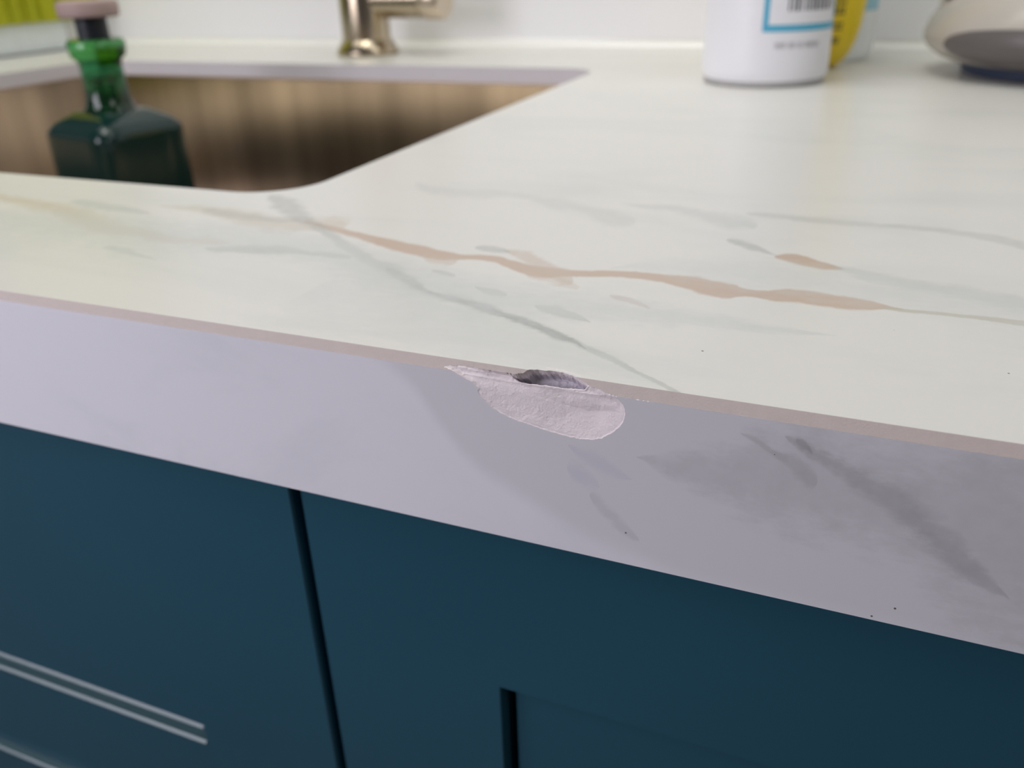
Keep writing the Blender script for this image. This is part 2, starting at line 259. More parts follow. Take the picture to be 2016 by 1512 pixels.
# ------------------------------------------------------------------ setting
WX, WY = -0.767, 0.600          # left wall plane, back wall plane
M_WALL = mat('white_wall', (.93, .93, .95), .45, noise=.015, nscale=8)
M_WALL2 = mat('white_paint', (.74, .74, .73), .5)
M_FLOOR = mat('floor_boards', (.30, .24, .19), .5, noise=.2, nscale=6, stretch=(1, 8, 1))
M_SEAL = mat('white_sealant', (.93, .93, .89), .18, spec=.8)
M_SILL = mat('pale_gloss_paint', (.90, .96, .98), .25)
struct('wall_back', bx(WX-.1, 1.6, WY, WY+.1, -.9, 1.5), M_WALL)
bm = bmesh.new()                                  # left wall with a window opening
for a in ((WX-.1, WX, .55, WY, -.9, 1.5), (WX-.1, WX, -1.6, -.75, -.9, 1.5), (WX-.1, WX, -.75, .55, .75, 1.5), (WX-.1, WX, -.75, .55, -.9, -.0305)):
    box(bm, *a)
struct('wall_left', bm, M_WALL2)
struct('floor', bx(WX-.1, 1.6, -1.6, WY+.1, -.95, -.9), M_FLOOR)
wn = bpy.data.objects.new('window_1', None); COL.objects.link(wn); wn.location = (WX-.05, -.1, .3); wn['kind'] = 'structure'
def wpart(name, m, *a, **k):
    o = obj(name, bx(*a, **k), m); o.parent = wn; o.matrix_parent_inverse = Matrix.Translation(-wn.location); return o
M_FRAME = mat('window_white', (.8, .8, .8), .35); M_GLASS = mat('window_glass', (1, 1, 1), .0, trans=1, ior=1.45)
wpart('window_sill', M_SILL, WX-.095, WX, -.75, .55, -.0300, .0272, bev=.002)
wpart('window_frame', M_FRAME, WX-.09, WX-.055, -.75, -.71, .0275, .75)
wpart('window_frame', M_FRAME, WX-.09, WX-.055, -.12, -.08, .0275, .75)
wpart('window_frame', M_FRAME, WX-.09, WX-.055, .51, .55, .0275, .75)
wpart('window_frame', M_FRAME, WX-.09, WX-.055, -.71, .51, .71, .75)
wpart('pane', M_GLASS, WX-.075, WX-.071, -.71, -.12, .0275, .71)
wpart('pane', M_GLASS, WX-.075, WX-.071, -.08, .51, .0275, .71)
# silicone bead along the back of the worktop (quarter round) and the dark joint at the left wall
def bead(path_axis, a0, a1, r, c0):
    bm = bmesh.new(); n = 8; P = [(0, 0)] + [(r*(1-math.sin(t*PI/2/n)), r*(1-math.cos(t*PI/2/n))) for t in range(n+1)]
    rings = []
    for a in (a0, a1):
        rings.append([bm.verts.new((a, c0-p[0], p[1])) for p in P])
    for i in range(len(P)):
        j = (i+1) % len(P); bm.faces.new((rings[0][i], rings[0][j], rings[1][j], rings[1][i]))
    bm.faces.new(list(reversed(rings[0]))); bm.faces.new(rings[1])
    bmesh.ops.recalc_face_normals(bm, faces=bm.faces)
    return bm
o = struct('trim_1', bead('x', WX+.0035, 1.5, .0075, WY-.0004), M_SEAL); o.location.z = .0002
M_JOINT = mat('grey_joint', (.16, .18, .18), .7)
struct('trim_2', bx(WX+.0002, WX+.0030, -.02, WY-.001, -.009, .0016), M_JOINT)

# lime green pleated curtain standing in front of the window, above the sill
M_CURT = mat('lime_curtain', (.64, .66, .03), .8, noise=.25, nscale=14, stretch=(1, 1, .15))
bm = bmesh.new(); cols = []
ny = 160
for i in range(ny+1):
    y = .40 + .185*i/ny
    ph = y*2*PI/.0185
    x = WX + .0125 + .0052*math.sin(ph + .9*math.sin(y*41)) + .0016*math.sin(ph*2.3+1)
    cols.append([bm.verts.new((x + (.0015*math.sin(y*90+k) if k else 0), y, z)) for k, z in enumerate((.0278, .10, .2, .34))])
for a, b in zip(cols, cols[1:]):
    for k in range(3): bm.faces.new((a[k], b[k], b[k+1], a[k+1]))
t = thing('curtain', 'lime green pleated curtain hanging over the pale sill beside the sink', 'curtain', (0, 0, 0))
o = obj('pleated_fabric', bm, M_CURT, t, smooth=True)
sm = o.modifiers.new('thick', 'SOLIDIFY'); sm.thickness = .0008
obj('curtain_rod', tube([(WX+.0135, -.08, .346), (WX+.0135, .59, .346)], .006), mat('rod_metal', (.5, .5, .5), .3, 1), t, smooth=False)

# ------------------------------------------------------------------ worktop
CV = .0017897
TH = .0108; AP = .0396
SX0, SX1, SY0, SY1 = -.6455, -.1838, .1030, .4614
NX0, NX1 = -.082, -.030          # notch in the slab edge taken up by the finely modelled patch
XL, XR = WX+.0005, .95
wt = thing('worktop', 'white marble-look worktop with tan and grey veins and a chipped front edge', 'worktop', (0, 0, 0))
def rrect(x0, x1, y0, y1, r, n=10):
    P = []
    for cx, cyy, a0 in ((x1-r, y1-r, 0), (x0+r, y1-r, PI/2), (x0+r, y0+r, PI), (x1-r, y0+r, 1.5*PI)):
        for k in range(n+1):
            a = a0 + PI/2*k/n; P.append((cx+r*math.cos(a), cyy+r*math.sin(a)))
    return P
PT = .006                         # patch reaches this far back on the top
PF = -.0155                       # and this far down on the face
CR = .024
outer = [(XL, CV), (NX0, CV), (NX0, CV+PT), (NX1, CV+PT), (NX1, CV), (XR, CV), (XR, WY-.0008), (XL, WY-.0008)]
inner = rrect(SX0, SX1, SY0, SY1, CR, 14)
bm = bmesh.new()
ov = [bm.verts.new((x, y, 0)) for x, y in outer]; iv = [bm.verts.new((x, y, 0)) for x, y in inner]
es = [bm.edges.new((ov[i], ov[(i+1) % len(ov)])) for i in range(len(ov))] + [bm.edges.new((iv[i], iv[(i+1) % len(iv)])) for i in range(len(iv))]
bmesh.ops.triangle_fill(bm, use_beauty=True, use_dissolve=False, edges=es, normal=(0, 0, 1))
obj('slab_top', bm, M_TOP, wt)
bm = bmesh.new()                  # sides of the sink cut-out and underside of the slab
lo = [bm.verts.new((x, y, -TH)) for x, y in inner]; hi = [bm.verts.new((x, y, 0)) for x, y in inner]
n = len(inner)
for i in range(n): bm.faces.new((hi[i], hi[(i+1) % n], lo[(i+1) % n], lo[i]))
M_CUT = mat('polished_cut_edge', (.84, .80, .82), .35, noise=.03, nscale=60)
obj('cutout_edge', bm, M_CUT, wt, smooth=False)
bm = bmesh.new()
ov = [bm.verts.new((x, y, -TH)) for x, y in ((XL, .0125), (XR, .0125), (XR, WY-.0008), (XL, WY-.0008))]; iv = [bm.verts.new((x, y, -TH)) for x, y in inner]
es = [bm.edges.new((ov[i], ov[(i+1) % len(ov)])) for i in range(len(ov))] + [bm.edges.new((iv[i], iv[(i+1) % len(iv)])) for i in range(len(iv))]
bmesh.ops.triangle_fill(bm, use_beauty=True, use_dissolve=False, edges=es, normal=(0, 0, -1))
obj('slab_underside', bm, M_CORE, wt)
# front apron: face, bottom and back
bm = bmesh.new()
def quad(bm, *P): bm.faces.new([bm.verts.new(p) for p in P])
fo_ = [(XL, -CV), (XL, -AP), (XR, -AP), (XR, -CV), (NX1, -CV), (NX1, PF), (NX0, PF), (NX0, -CV)]
vs = [bm.verts.new((x, 0, z)) for x, z in fo_]
es = [bm.edges.new((vs[i], vs[(i+1) % 8])) for i in range(8)]
bmesh.ops.triangle_fill(bm, use_beauty=True, use_dissolve=False, edges=es, normal=(0, -1, 0))
quad(bm, (XL, 0, -AP), (XL, .0125, -AP), (XR, .0125, -AP), (XR, 0, -AP))
quad(bm, (XL, .0125, -AP), (XL, .0125, -TH), (XR, .0125, -TH), (XR, .0125, -AP))
quad(bm, (XR, 0, -AP), (XR, .0125, -AP), (XR, .0125, -TH), (XR, 0, -CV))
bmesh.ops.recalc_face_normals(bm, faces=bm.faces)
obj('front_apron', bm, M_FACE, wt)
bm = bmesh.new()
quad(bm, (XL, 0, -CV), (NX0, 0, -CV), (NX0, CV, 0), (XL, CV, 0))
quad(bm, (NX1, 0, -CV), (XR, 0, -CV), (XR, CV, 0), (NX1, CV, 0))
edge_o = obj('bevelled_edge', bm, M_CORE, wt)
edge_o['label'] = 'beige bare edge strip without veins'

# the damaged stretch of the edge, a fine height field that follows top, bevel and face
rng = np.random.RandomState(5)
CL = CV*2**.5
FL = -CL - (-CV - PF)             # profile coordinate of the patch's lower end
dx = .00011
xs = np.linspace(NX0, NX1, int((NX1-NX0)/dx)+1)
s_top = np.linspace(PT, 0, 61); s_ch = np.linspace(0, -CL, 27)[1:]; s_f = np.linspace(-CL, FL, int((-CL-FL)/dx)+1)[1:]
ss = np.concatenate([s_top, s_ch, s_f])
Xg, Sg = np.meshgrid(xs, ss, indexing='ij')
Yg = np.where(Sg >= 0, CV+Sg, np.where(Sg > -CL, CV+Sg/2**.5, 0.0))
Zg = np.where(Sg >= 0, 0.0, np.where(Sg > -CL, Sg/2**.5, -CV + (Sg+CL)))
def vnoise(scale, seed, octs=3):
    out = np.zeros_like(Xg); amp = 1
    for o_ in range(octs):
        r = np.random.RandomState(seed+o_); G = r.rand(int((NX1-NX0)*scale)+4, int((PT-FL)*scale)+4)
        u = (Xg-NX0)*scale; v = (Sg-FL)*scale
        i = np.floor(u).astype(int); j = np.floor(v).astype(int); a = u-i; b = v-j
        a = a*a*(3-2*a); b = b*b*(3-2*b)
        out += amp*((G[i, j]*(1-a)+G[i+1, j]*a)*(1-b)+(G[i, j+1]*(1-a)+G[i+1, j+1]*a)*b - .5)
        amp *= .5; scale *= 2.1
    return out
def smooth_poly(P, it=2):
    for _ in range(it):
        Q = []
        for i in range(len(P)):
            a = P[i]; b = P[(i+1) % len(P)]
            Q.append((a[0]*.75+b[0]*.25, a[1]*.75+b[1]*.25)); Q.append((a[0]*.25+b[0]*.75, a[1]*.25+b[1]*.75))
        P = Q
    return P
def sdf(P, X, S):
    """distance to polygon, positive inside"""
    P = np.array(P); d = np.full(X.shape, 1e9); ins = np.zeros(X.shape, bool)
    for i in range(len(P)):
        a = P[i]; b = P[(i+1) % len(P)]; e = b-a
        px, py = X-a[0], S-a[1]
        t = np.clip((px*e[0]+py*e[1])/(e@e), 0, 1)
        d = np.minimum(d, np.hypot(px-t*e[0], py-t*e[1]))
        c = ((a[1] > S) != (b[1] > S)) & (X < (b[0]-a[0])*(S-a[1])/(b[1]-a[1]+1e-15)+a[0])
        ins ^= c
    return np.where(ins, d, -d)
wob = vnoise(900, 11)*.00016
XX, SS = Xg + vnoise(1400, 3)*.00022, Sg + vnoise(1400, 7)*.00022
dS = sdf(smooth_poly(CHIP_S, 1), XX, SS)
dH = sdf(CHIP_H, XX, SS)
# distance below the crack / top outline: use lower outline only for the scoop depth
low = np.array(CHIP_S[0:26]); dl = np.full(Xg.shape, 1e9)
for i in range(len(low)-1):
    a, b = low[i], low[i+1]; e = b-a; px, py = XX-a[0], SS-a[1]
    t = np.clip((px*e[0]+py*e[1])/(e@e), 0, 1); dl = np.minimum(dl, np.hypot(px-t*e[0], py-t*e[1]))
inS = dS > 0
sm_ = lambda t: np.clip(t, 0, 1)**2*(3-2*np.clip(t, 0, 1))
delta = np.where(inS, .00013*sm_(dl/.00018) + .0019*(1-np.exp(-(dl/.0062)**1.25))*np.clip((Xg+.0640)/.016, .30, 1), 0)
# the left tongue thins out towards its tip
delta *= np.where(inS, np.clip((Xg+.0745)/.012, .22, 1), 1)
delta += np.where(inS, sm_(dl/.0006)*(vnoise(420, 21, 4)*.00013 + vnoise(150, 31, 2)*.00022), 0)
delta += np.where(inS, sm_(dS/.0009)*.00070*np.exp(-((Sg+CL)/.0018)**2), 0)   # the crease is worn round inside the scar
inH = (dH > 0)
delta = delta + np.where(inH, .0040*sm_(dH/.00045) + vnoise(900, 41, 3)*.0003*sm_(dH/.0004), 0)
# thin bright ridge in front of the hole
rid = np.exp(-((dH+.00018)/.00013)**2)*(Sg < -.0012)*inS*(~inH)
delta -= .00022*rid*(Xg > -.0585)
# undercut crack shadow just below the loose flake
crk = np.zeros_like(Xg)
cr_pts = [(-.0705, -.00128), (-.068, -.0013), (-.0658, -.0014), (-.0630, -.0015), (-.0600, -.0016), (-.0580, -.0017)]
for a, b in zip(cr_pts, cr_pts[1:]):
    a = np.array(a); b = np.array(b); e = b-a; px, py = Xg-a[0], Sg-a[1]
    t = np.clip((px*e[0]+py*e[1])/(e@e), 0, 1); d = np.hypot(px-t*e[0], py-t*e[1])
    wc = .00005 + .00008*np.clip((Xg+.0705)/.012, 0, 1)
    crk = np.maximum(crk, np.exp(-(d/wc)**2)*np.clip((Xg+.071)/.006, 0.25, 1))
delta = np.maximum(delta, 0) + crk*.0008
# hairline crack above the right half of the hole
for a, b in (((-.0530, .0021), (-.0495, .0019)), ((-.0495, .0019), (-.0455, .0006))):
    a = np.array(a); b = np.array(b); e = b-a; px, py = XX-a[0], SS-a[1]
    t = np.clip((px*e[0]+py*e[1])/(e@e), 0, 1); d = np.hypot(px-t*e[0], py-t*e[1])
    delta += .00009*np.exp(-(d/.00011)**2)
# slight raggedness where the face meets the bevel
rag = np.exp(-((Sg+CL)/.00012)**2)*np.clip(vnoise(1500, 55, 2)*2, 0, 1)*.00016*(Xg > -.04)
delta += rag
bl = np.minimum.reduce([np.clip((Xg-NX0)/.001, 0, 1), np.clip((NX1-Xg)/.001, 0, 1), np.clip((PT-Sg)/.0005, 0, 1), np.clip((Sg-FL)/.0005, 0, 1)])
delta *= bl
nd = np.array([0, 1, -1])/2**.5
nd_y = np.full_like(Xg, nd[1]); nd_z = np.full_like(Xg, nd[2])
# deeper on the face the stone is pushed straight in
kf = np.clip((-CL-Sg)/.004, 0, 1)*.75
nd_y = nd_y*(1-kf)+kf*1.0; nd_z = nd_z*(1-kf)
Yd = Yg+delta*nd_y; Zd = Zg+delta*nd_z
V = np.stack([Xg, Yd, Zd], -1).reshape(-1, 3)
nx, ns = Xg.shape
idx = np.arange(nx*ns).reshape(nx, ns)
Q = np.stack([idx[:-1, :-1], idx[:-1, 1:], idx[1:, 1:], idx[1:, :-1]], -1)
sc_ = (Sg[:-1, :-1]+Sg[1:, 1:])/2
ch = ((delta[:-1, :-1]+delta[1:, 1:]+delta[1:, :-1]+delta[:-1, 1:])/4 > .00004) | (dS[:-1, :-1] > 0)
cat_ = np.where(ch & (dH[:-1, :-1] > .00014), 4, np.where(ch, 3, np.where(sc_ > 0, 0, np.where(sc_ > -CL, 1, 2))))
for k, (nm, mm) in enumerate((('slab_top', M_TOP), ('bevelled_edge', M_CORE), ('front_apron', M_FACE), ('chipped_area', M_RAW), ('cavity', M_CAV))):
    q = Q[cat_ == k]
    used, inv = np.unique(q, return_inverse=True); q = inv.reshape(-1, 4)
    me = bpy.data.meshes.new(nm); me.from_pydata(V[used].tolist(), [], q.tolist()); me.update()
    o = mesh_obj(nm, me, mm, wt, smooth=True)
    if nm == 'chipped_area': o['label'] = 'chipped pinkish-white scar with a dark cavity'

# ------------------------------------------------------------------ sink
M_BRASS = mat('brushed_bronze_steel', (.205, .15, .10), .36, 1, noise=.75, nscale=30, bump=.15, bscale=60, stretch=(1, 1, .02))  # strong stretched noise paints vertical reflection streaks into the metal colour
bs = M_BRASS.node_tree.nodes['Principled BSDF']; bs.inputs['Anisotropic'].default_value = .92
tg = M_BRASS.node_tree.nodes.new('ShaderNodeTangent'); tg.direction_type = 'RADIAL'; tg.axis = 'Z'
M_BRASS.node_tree.links.new(tg.outputs[0], bs.inputs['Tangent'])
M_FLANGE = mat('pale_bronze', (.72, .58, .46), .3, 1)
t = thing('sink', 'undermounted brushed bronze sink basin below the cut-out in the worktop', 'sink', (0, 0, 0))
def basin(x0, x1, y0, y1, r, z0, z1, rb):
    bm = bmesh.new(); rings = []
    prof = [(0, z1)]
    for k in range(9):
        a = PI/2*k/8; prof.append((rb*(1-math.cos(a)), z0+rb*(1-math.sin(a))))
    for ins, z in prof:
        P = rrect(x0+ins, x1-ins, y0+ins, y1-ins, max(r-ins*.6, .008), 12)
        rings.append([bm.verts.new((x, y, z)) for x, y in P])
    n = len(rings[0])
    for a, b in zip(rings, rings[1:]):
        for i in range(n): bm.faces.new((a[i], b[i], b[(i+1) % n], a[(i+1) % n]))
    bm.faces.new(rings[-1])
    bmesh.ops.recalc_face_normals(bm, faces=bm.faces); bmesh.ops.reverse_faces(bm, faces=bm.faces)
    return bm
ZB = -.215
o = obj('basin', basin(SX0+.0006, SX1-.0006, SY0+.0006, SY1-.0006, CR-.0006, ZB, -TH-.0012, .018), M_BRASS, t); autosmooth(o, 40)
o.modifiers.new('thick', 'SOLIDIFY').thickness = .001; o.modifiers[0].offset = 1
bm = bmesh.new()
a = rrect(SX0+.0009, SX1-.0009, SY0+.0009, SY1-.0009, CR-.0009, 12); b = rrect(SX0-.015, SX1+.015, SY0-.015, SY1+.015, CR+.015, 12)
for z0_, z1_ in ((-TH-.0002, -TH-.0012),):
    A = [[bm.verts.new((x, y, z)) for x, y in P] for P, z in ((a, z0_), (b, z0_), (b, z1_), (a, z1_))]
    for i in range(4):
        p_, q_ = A[i], A[(i+1) % 4]
        for k in range(len(p_)): bm.faces.new((p_[k], p_[(k+1) % len(p_)], q_[(k+1) % len(p_)], q_[k]))
bmesh.ops.recalc_face_normals(bm, faces=bm.faces)
obj('flange', bm, M_FLANGE, t)
o = obj('drain', lathe([(.0, ZB+.0008), (.030, ZB+.0008), (.042, ZB+.0025), (.045, ZB+.0012)], 40, c=(-.40, .29)), M_FLANGE, t); autosmooth(o)

# ------------------------------------------------------------------ faucet
FX, FY = -.4115, .535
M_FAU = mat('brushed_brass_nickel', (.50, .42, .31), .22, 1, noise=.06, nscale=40, bump=.05, bscale=80, stretch=(1, 1, .05))
t = thing('faucet', 'brushed brass kitchen tap with side lever standing behind the sink', 'faucet', (FX, FY, 0))
fz = .0003
o = obj('base_ring', lathe([(.0255, 0), (.0262, .0015), (.0258, .0035), (.0228, .0085), (.0206, .0115)], 48), M_FAU, t); o.location.z = fz; autosmooth(o, 40)
o = obj('column', lathe([(.0202, .0095), (.0202, .085), (.0195, .087), (.0145, .0885)], 48), M_FAU, t); o.location.z = fz; autosmooth(o, 40)
P = [(0, 0, .085), (0, 0, .25)]
for k in range(1, 17):
    a = PI*k/16; P.append((0, -.075*(1-math.cos(a)), .25+.075*math.sin(a)))
P.append((0, -.15, .21))
o = obj('spout', tube(P, .0125, 24), M_FAU, t, smooth=True); autosmooth(o, 40)
o = obj('valve_body', tube([(.012, 0, .0425), (.0575, 0, .0425)], .0148, 40), M_FAU, t); autosmooth(o, 40)
o['label'] = 'horizontal cylinder reaching right from the column'
h = obj('lever_hub', tube([(.0580, 0, .0425), (.0595, 0, .0425), (.0740, 0, .0425), (.0755, 0, .0425)], [.0152, .0160, .0160, .0150], 40), mat('pale_brass_cap', (.70, .60, .47), .35, 1), t); autosmooth(h, 40)
o = obj('lever_handle', tube([(.068, 0, .057), (.069, -.008, .085), (.070, -.016, .112)], [.0045, .004, .0035], 16), M_FAU, h); autosmooth(o, 40)

# ------------------------------------------------------------------ green glass bottle standing in the sink
M_GG = mat('green_glass', (.03, .20, .08), .03, trans=.94, ior=1.5)
M_GG2 = mat('bright_green_glass', (.10, .42, .12), .04, trans=.85, ior=1.5)
M_GB = mat('dark_green_glass', (.006, .030, .026), .07, spec=.5)
M_STOP = mat('black_stopper', (.015, .02, .03), .35)
M_CAP = mat('pinkish_wood_cap', (.46, .335, .31), .6, noise=.12, nscale=60, stretch=(1, 1, 6))
BX, BY = -.4790, .3120
zb = ZB+.0003
t = thing('glass_bottle', 'square dark green glass bottle with wooden stopper standing in the sink', 'bottle', (BX, BY, zb), math.radians(-10))
Hn = -zb                                   # z of the worktop level in the bottle's own frame
def bprof(): return [(.010, .0022), (.0300, 0), (.0330, .003), (.0340, .008), (.0340, Hn-.0275), (.0332, Hn-.0240), (.029, Hn-.0195), (.023, Hn-.0160), (.0175, Hn-.0130)]
o = obj('bottle_body', lathe(bprof(), 96, p=7), M_GB, t); autosmooth(o, 50)
o = obj('bottle_neck', lathe([(.0175, Hn-.0132), (.0153, Hn-.0100), (.0142, Hn-.0040), (.0134, Hn+.004), (.0132, Hn+.0150), (.0140, Hn+.0185)], 48), M_GG, t); autosmooth(o, 50)
o = obj('bottle_lip', lathe([(.0138, Hn+.0186), (.0166, Hn+.0205), (.0180, Hn+.0250), (.0180, Hn+.0288), (.0165, Hn+.0312), (.0105, Hn+.0314)], 48), M_GG2, t); autosmooth(o, 50)
o = obj('stopper_shaft', lathe([(.0098, Hn+.0316), (.0098, Hn+.0440)], 40), M_STOP, t); autosmooth(o, 50)
o = obj('stopper_cap', lathe([(.0170, Hn+.0442), (.0184, Hn+.0450), (.0186, Hn+.0520), (.0176, Hn+.0536), (.0120, Hn+.0542)], 48), M_CAP, t); autosmooth(o, 50)

# ------------------------------------------------------------------ white cleaner bottle
M_WP = mat('white_plastic', (.89, .89, .93), .32)
M_BLUE = mat('light_blue_print', (.10, .45, .66), .4); M_INK = mat('grey_black_ink', (.10, .10, .12), .5); M_LINK = mat('pale_grey_ink', (.42, .41, .44), .5)
CX, CYY, R0 = -.0697, .4215, .0362
t = thing('cleaner_bottle', 'white plastic bottle with a blue-bordered barcode label on the worktop', 'bottle', (CX, CYY, .0002))
o = obj('bottle_foot', lathe([(.0330, 0), (.0346, .0006), (.0349, .0030)], 64), mat('shaded_plastic', (.50, .49, .50), .5), t); autosmooth(o)  # foot greyed to paint in the shade of its recess
o = obj('bottle_body', lathe([(.0349, .0030), (.0360, .0050), (R0, .0075), (R0-.0002, .02), (R0-.0012, .07), (R0-.0012, .150), (.0335, .165), (.0270, .178), (.0160, .186), (.0135, .190), (.0135, .198)], 96), M_WP, t); autosmooth(o, 40)
o = obj('bottle_cap', lathe([(.0165, .1985), (.0170, .2), (.0165, .222), (.0145, .224)], 40), M_BLUE, t); autosmooth(o, 40)
def rad(z): return R0-.0002 - .001*max(0, min(1, (z-.02)/.05))
def patch(a0, a1, z0, z1, off=.00012, n=None):
    """curved print lying on the bottle; angles in radians, -pi/2 faces the front"""
    bm = bmesh.new(); n = n or max(2, int(abs(a1-a0)/.06)); m_ = max(1, int((z1-z0)/.012)); g = []
    for i in range(n+1):
        a = a0+(a1-a0)*i/n
        g.append([bm.verts.new(((rad(z0+(z1-z0)*k/m_)+off)*math.cos(a), (rad(z0+(z1-z0)*k/m_)+off)*math.sin(a), z0+(z1-z0)*k/m_)) for k in range(m_+1)])
    for i in range(n):
        for k in range(m_): bm.faces.new((g[i][k], g[i+1][k], g[i+1][k+1], g[i][k+1]))
    return bm
def merge(bms):
    out = bmesh.new()
    for b in bms:
        me = bpy.data.meshes.new('tmp'); b.to_mesh(me); b.free(); out.from_mesh(me); bpy.data.meshes.remove(me)
    return out
def ang(px_x):                    # angle on the bottle whose x (seen from the photograph's side) is px_x
    return math.asin(max(-1, min(1, px_x)))
VA = math.atan2(CAM[1]-CYY, CAM[0]-CX)        # direction in which the print faces
LA, LB_ = VA+ang(-.08), VA+ang(.985)
zL = .0292
lab = obj('label_border', merge([patch(LA, LA+.085, zL, .120), patch(LA, LB_, zL, zL+.0036), patch(LA, LB_, .1165, .120), patch(LB_-.085, LB_, zL, .120)]), M_BLUE, t)
bars = []; random.seed(3); a = VA+ang(.28)
while a < VA+ang(.93):
    wd = random.choice((.016, .028, .04, .05)); bars.append(patch(a, a+wd, .0395, .066, n=1)); a += wd+random.choice((.018, .03, .04))
obj('barcode', merge(bars), M_INK, t)
tx = []; a = VA+ang(.13)
for k in range(19):
    if k in (4, 8, 11): a += .034; continue
    wd = .028; z0 = .0205; z1 = .0238
    tx += [patch(a, a+.008, z0, z1, n=1), patch(a+.018, a+wd-.002, z0, z1, n=1)]
    if k % 3: tx.append(patch(a, a+wd-.002, z0+.0013, z0+.0021, n=1))
    else: tx.append(patch(a, a+wd-.002, z1-.0008, z1, n=1))
    a += .042
    if a > VA+1.25: break
obj('small_print', merge(tx), M_LINK, t)

# ------------------------------------------------------------------ mustard bottle behind it
M_MU = mat('mustard_plastic', (.88, .66, .03), .4)
YX, YY = -.0520, .4880
t = thing('soap_bottle', 'mustard yellow plastic bottle with rounded base behind the white bottle', 'bottle', (YX, YY, .0002))
pr = [(.0150, 0), (.0185, .0006), (.0225, .0040), (.0262, .0095), (.0290, .0165), (.0312, .026), (.0325, .040), (.0332, .060), (.0330, .12), (.0300, .150), (.0200, .168), (.0110, .175), (.0110, .182)]
o = obj('bottle_body', lathe(pr, 80, syy=.72), M_MU, t); autosmooth(o, 60)
o = obj('bottle_cap', lathe([(.0130, .1825), (.0130, .2), (.0060, .204), (.0050, .215)], 32), mat('yellow_cap', (.6, .45, .03), .4), t); autosmooth(o)
M_OL = mat('dark_olive_print', (.16, .13, .03), .5)
pr_i = lambda z: np.interp(z, [q[1] for q in pr], [q[0] for q in pr])
pb = []
def ypatch(a0, a1, z0, z1):
    bm = bmesh.new(); g = []
    for i in range(5):
        a = a0+(a1-a0)*i/4
        g.append([bm.verts.new(((pr_i(z)+.00015)*math.cos(a), .72*(pr_i(z)+.00015)*math.sin(a)-.0001, z)) for z in (z0, (z0+z1)/2, z1)])
    for i in range(4):
        for k in range(2): bm.faces.new((g[i][k], g[i+1][k], g[i+1][k+1], g[i][k+1]))
    return bm
for k, (z, e) in enumerate(((.0155, -.88), (.0178, -.80), (.0235, -.84), (.0262, -.76), (.0325, -.82), (.0350, -.74), (.0385, -.86), (.0420, -.70), (.0450, -.78))):
    for q in range(5):
        aa = -1.25 + q*.085
        if aa < e: pb.append(ypatch(aa, aa+.060, z, z+.0019))
obj('printed_lines', merge(pb), M_OL, t)

# ------------------------------------------------------------------ translucent bottle behind the yellow one
M_CLR = mat('translucent_plastic', (.84, .87, .84), .28, trans=.55, ior=1.35, spec=.5)
t = thing('clear_bottle', 'pale translucent bottle with a blue label edge behind the yellow bottle', 'bottle', (-.0437, .5480, .0002))
o = obj('bottle_body', lathe([(.0250, 0), (.0283, .0010), (.0296, .0040), (.0300, .0080), (.0300, .120), (.0285, .132), (.0210, .145), (.0120, .152), (.0115, .160)], 72), M_CLR, t); autosmooth(o, 40)
o = obj('bottle_cap', lathe([(.0135, .1603), (.0135, .176), (.0120, .178)], 32), mat('pale_cap', (.8, .82, .82), .4), t); autosmooth(o)
bm = bmesh.new(); g = []
for i in range(25):
    a = math.radians(-75+105*i/24)
    g.append([bm.verts.new((.03015*math.cos(a), .03015*math.sin(a), z)) for z in (.031, .06, .105)])
for i in range(24):
    for j in range(2): bm.faces.new((g[i][j], g[i+1][j], g[i+1][j+1], g[i][j+1]))
obj('label', bm, mat('pale_blue_print', (.34, .62, .74), .4), t, smooth=True)

# ------------------------------------------------------------------ taupe pot at the right edge
M_TAU = mat('taupe_glaze', (.47, .435, .38), .22, spec=.5, noise=.03, nscale=12)
M_NAVY = mat('navy_foot', (.035, .05, .09), .5)
KX, KY = .0985, .478
t = thing('covered_pot', 'glossy taupe rounded pot with a navy foot at the right edge', 'pot', (KX, KY, .0002))
o = obj('foot', lathe([(.0570, 0), (.0590, .0010), (.0600, .0060)], 72), M_NAVY, t); autosmooth(o)
o = obj('pot_body', lathe([(.0600, .0061), (.0655, .0070), (.0735, .0100), (.0795, .0140), (.0828, .0190), (.0830, .0235), (.0808, .0300), (.0765, .0370), (.0695, .0440), (.0600, .0505), (.0500, .0545)], 96), M_TAU, t); autosmooth(o, 50)
o = obj('lid', lathe([(.0490, .0546), (.0500, .0556), (.0420, .0590), (.0250, .0625), (.0010, .0640)], 72), M_TAU, t); autosmooth(o, 50)
k_ = obj('lid_knob', lathe([(.0060, .0638), (.0060, .0690), (.0110, .0720), (.0125, .0770), (.0090, .0810), (.0010, .0820)], 40), mat('black_plastic', (.03, .035, .04), .35), t); autosmooth(k_, 50)
# darker oval laid over the lower flank
prk = [(.0, .0600), (.0061, .0600), (.0070, .0655), (.0100, .0735), (.0140, .0795), (.0190, .0828), (.0235, .0830), (.0300, .0808), (.0370, .0765)]
bm = bmesh.new(); g = []; na, nz = 60, 14
a0_, a1_ = math.radians(-152), math.radians(-45)
for i in range(na+1):
    e = i/na*2-1; a = a0_+(a1_-a0_)*i/na
    hh = .0108*(1-abs(e)**3.2)**.5
    g.append([bm.verts.new(((np.interp(zz, [q[0] for q in prk], [q[1] for q in prk])+.0003)*math.cos(a), (np.interp(zz, [q[0] for q in prk], [q[1] for q in prk])+.0003)*math.sin(a), zz)) for zz in [.0182+hh*(2*j/nz-1) for j in range(nz+1)]])
for i in range(na):
    for j in range(nz):
        bm.faces.new((g[i][j], g[i+1][j], g[i+1][j+1], g[i][j+1]))
bmesh.ops.remove_doubles(bm, verts=bm.verts, dist=1e-6)
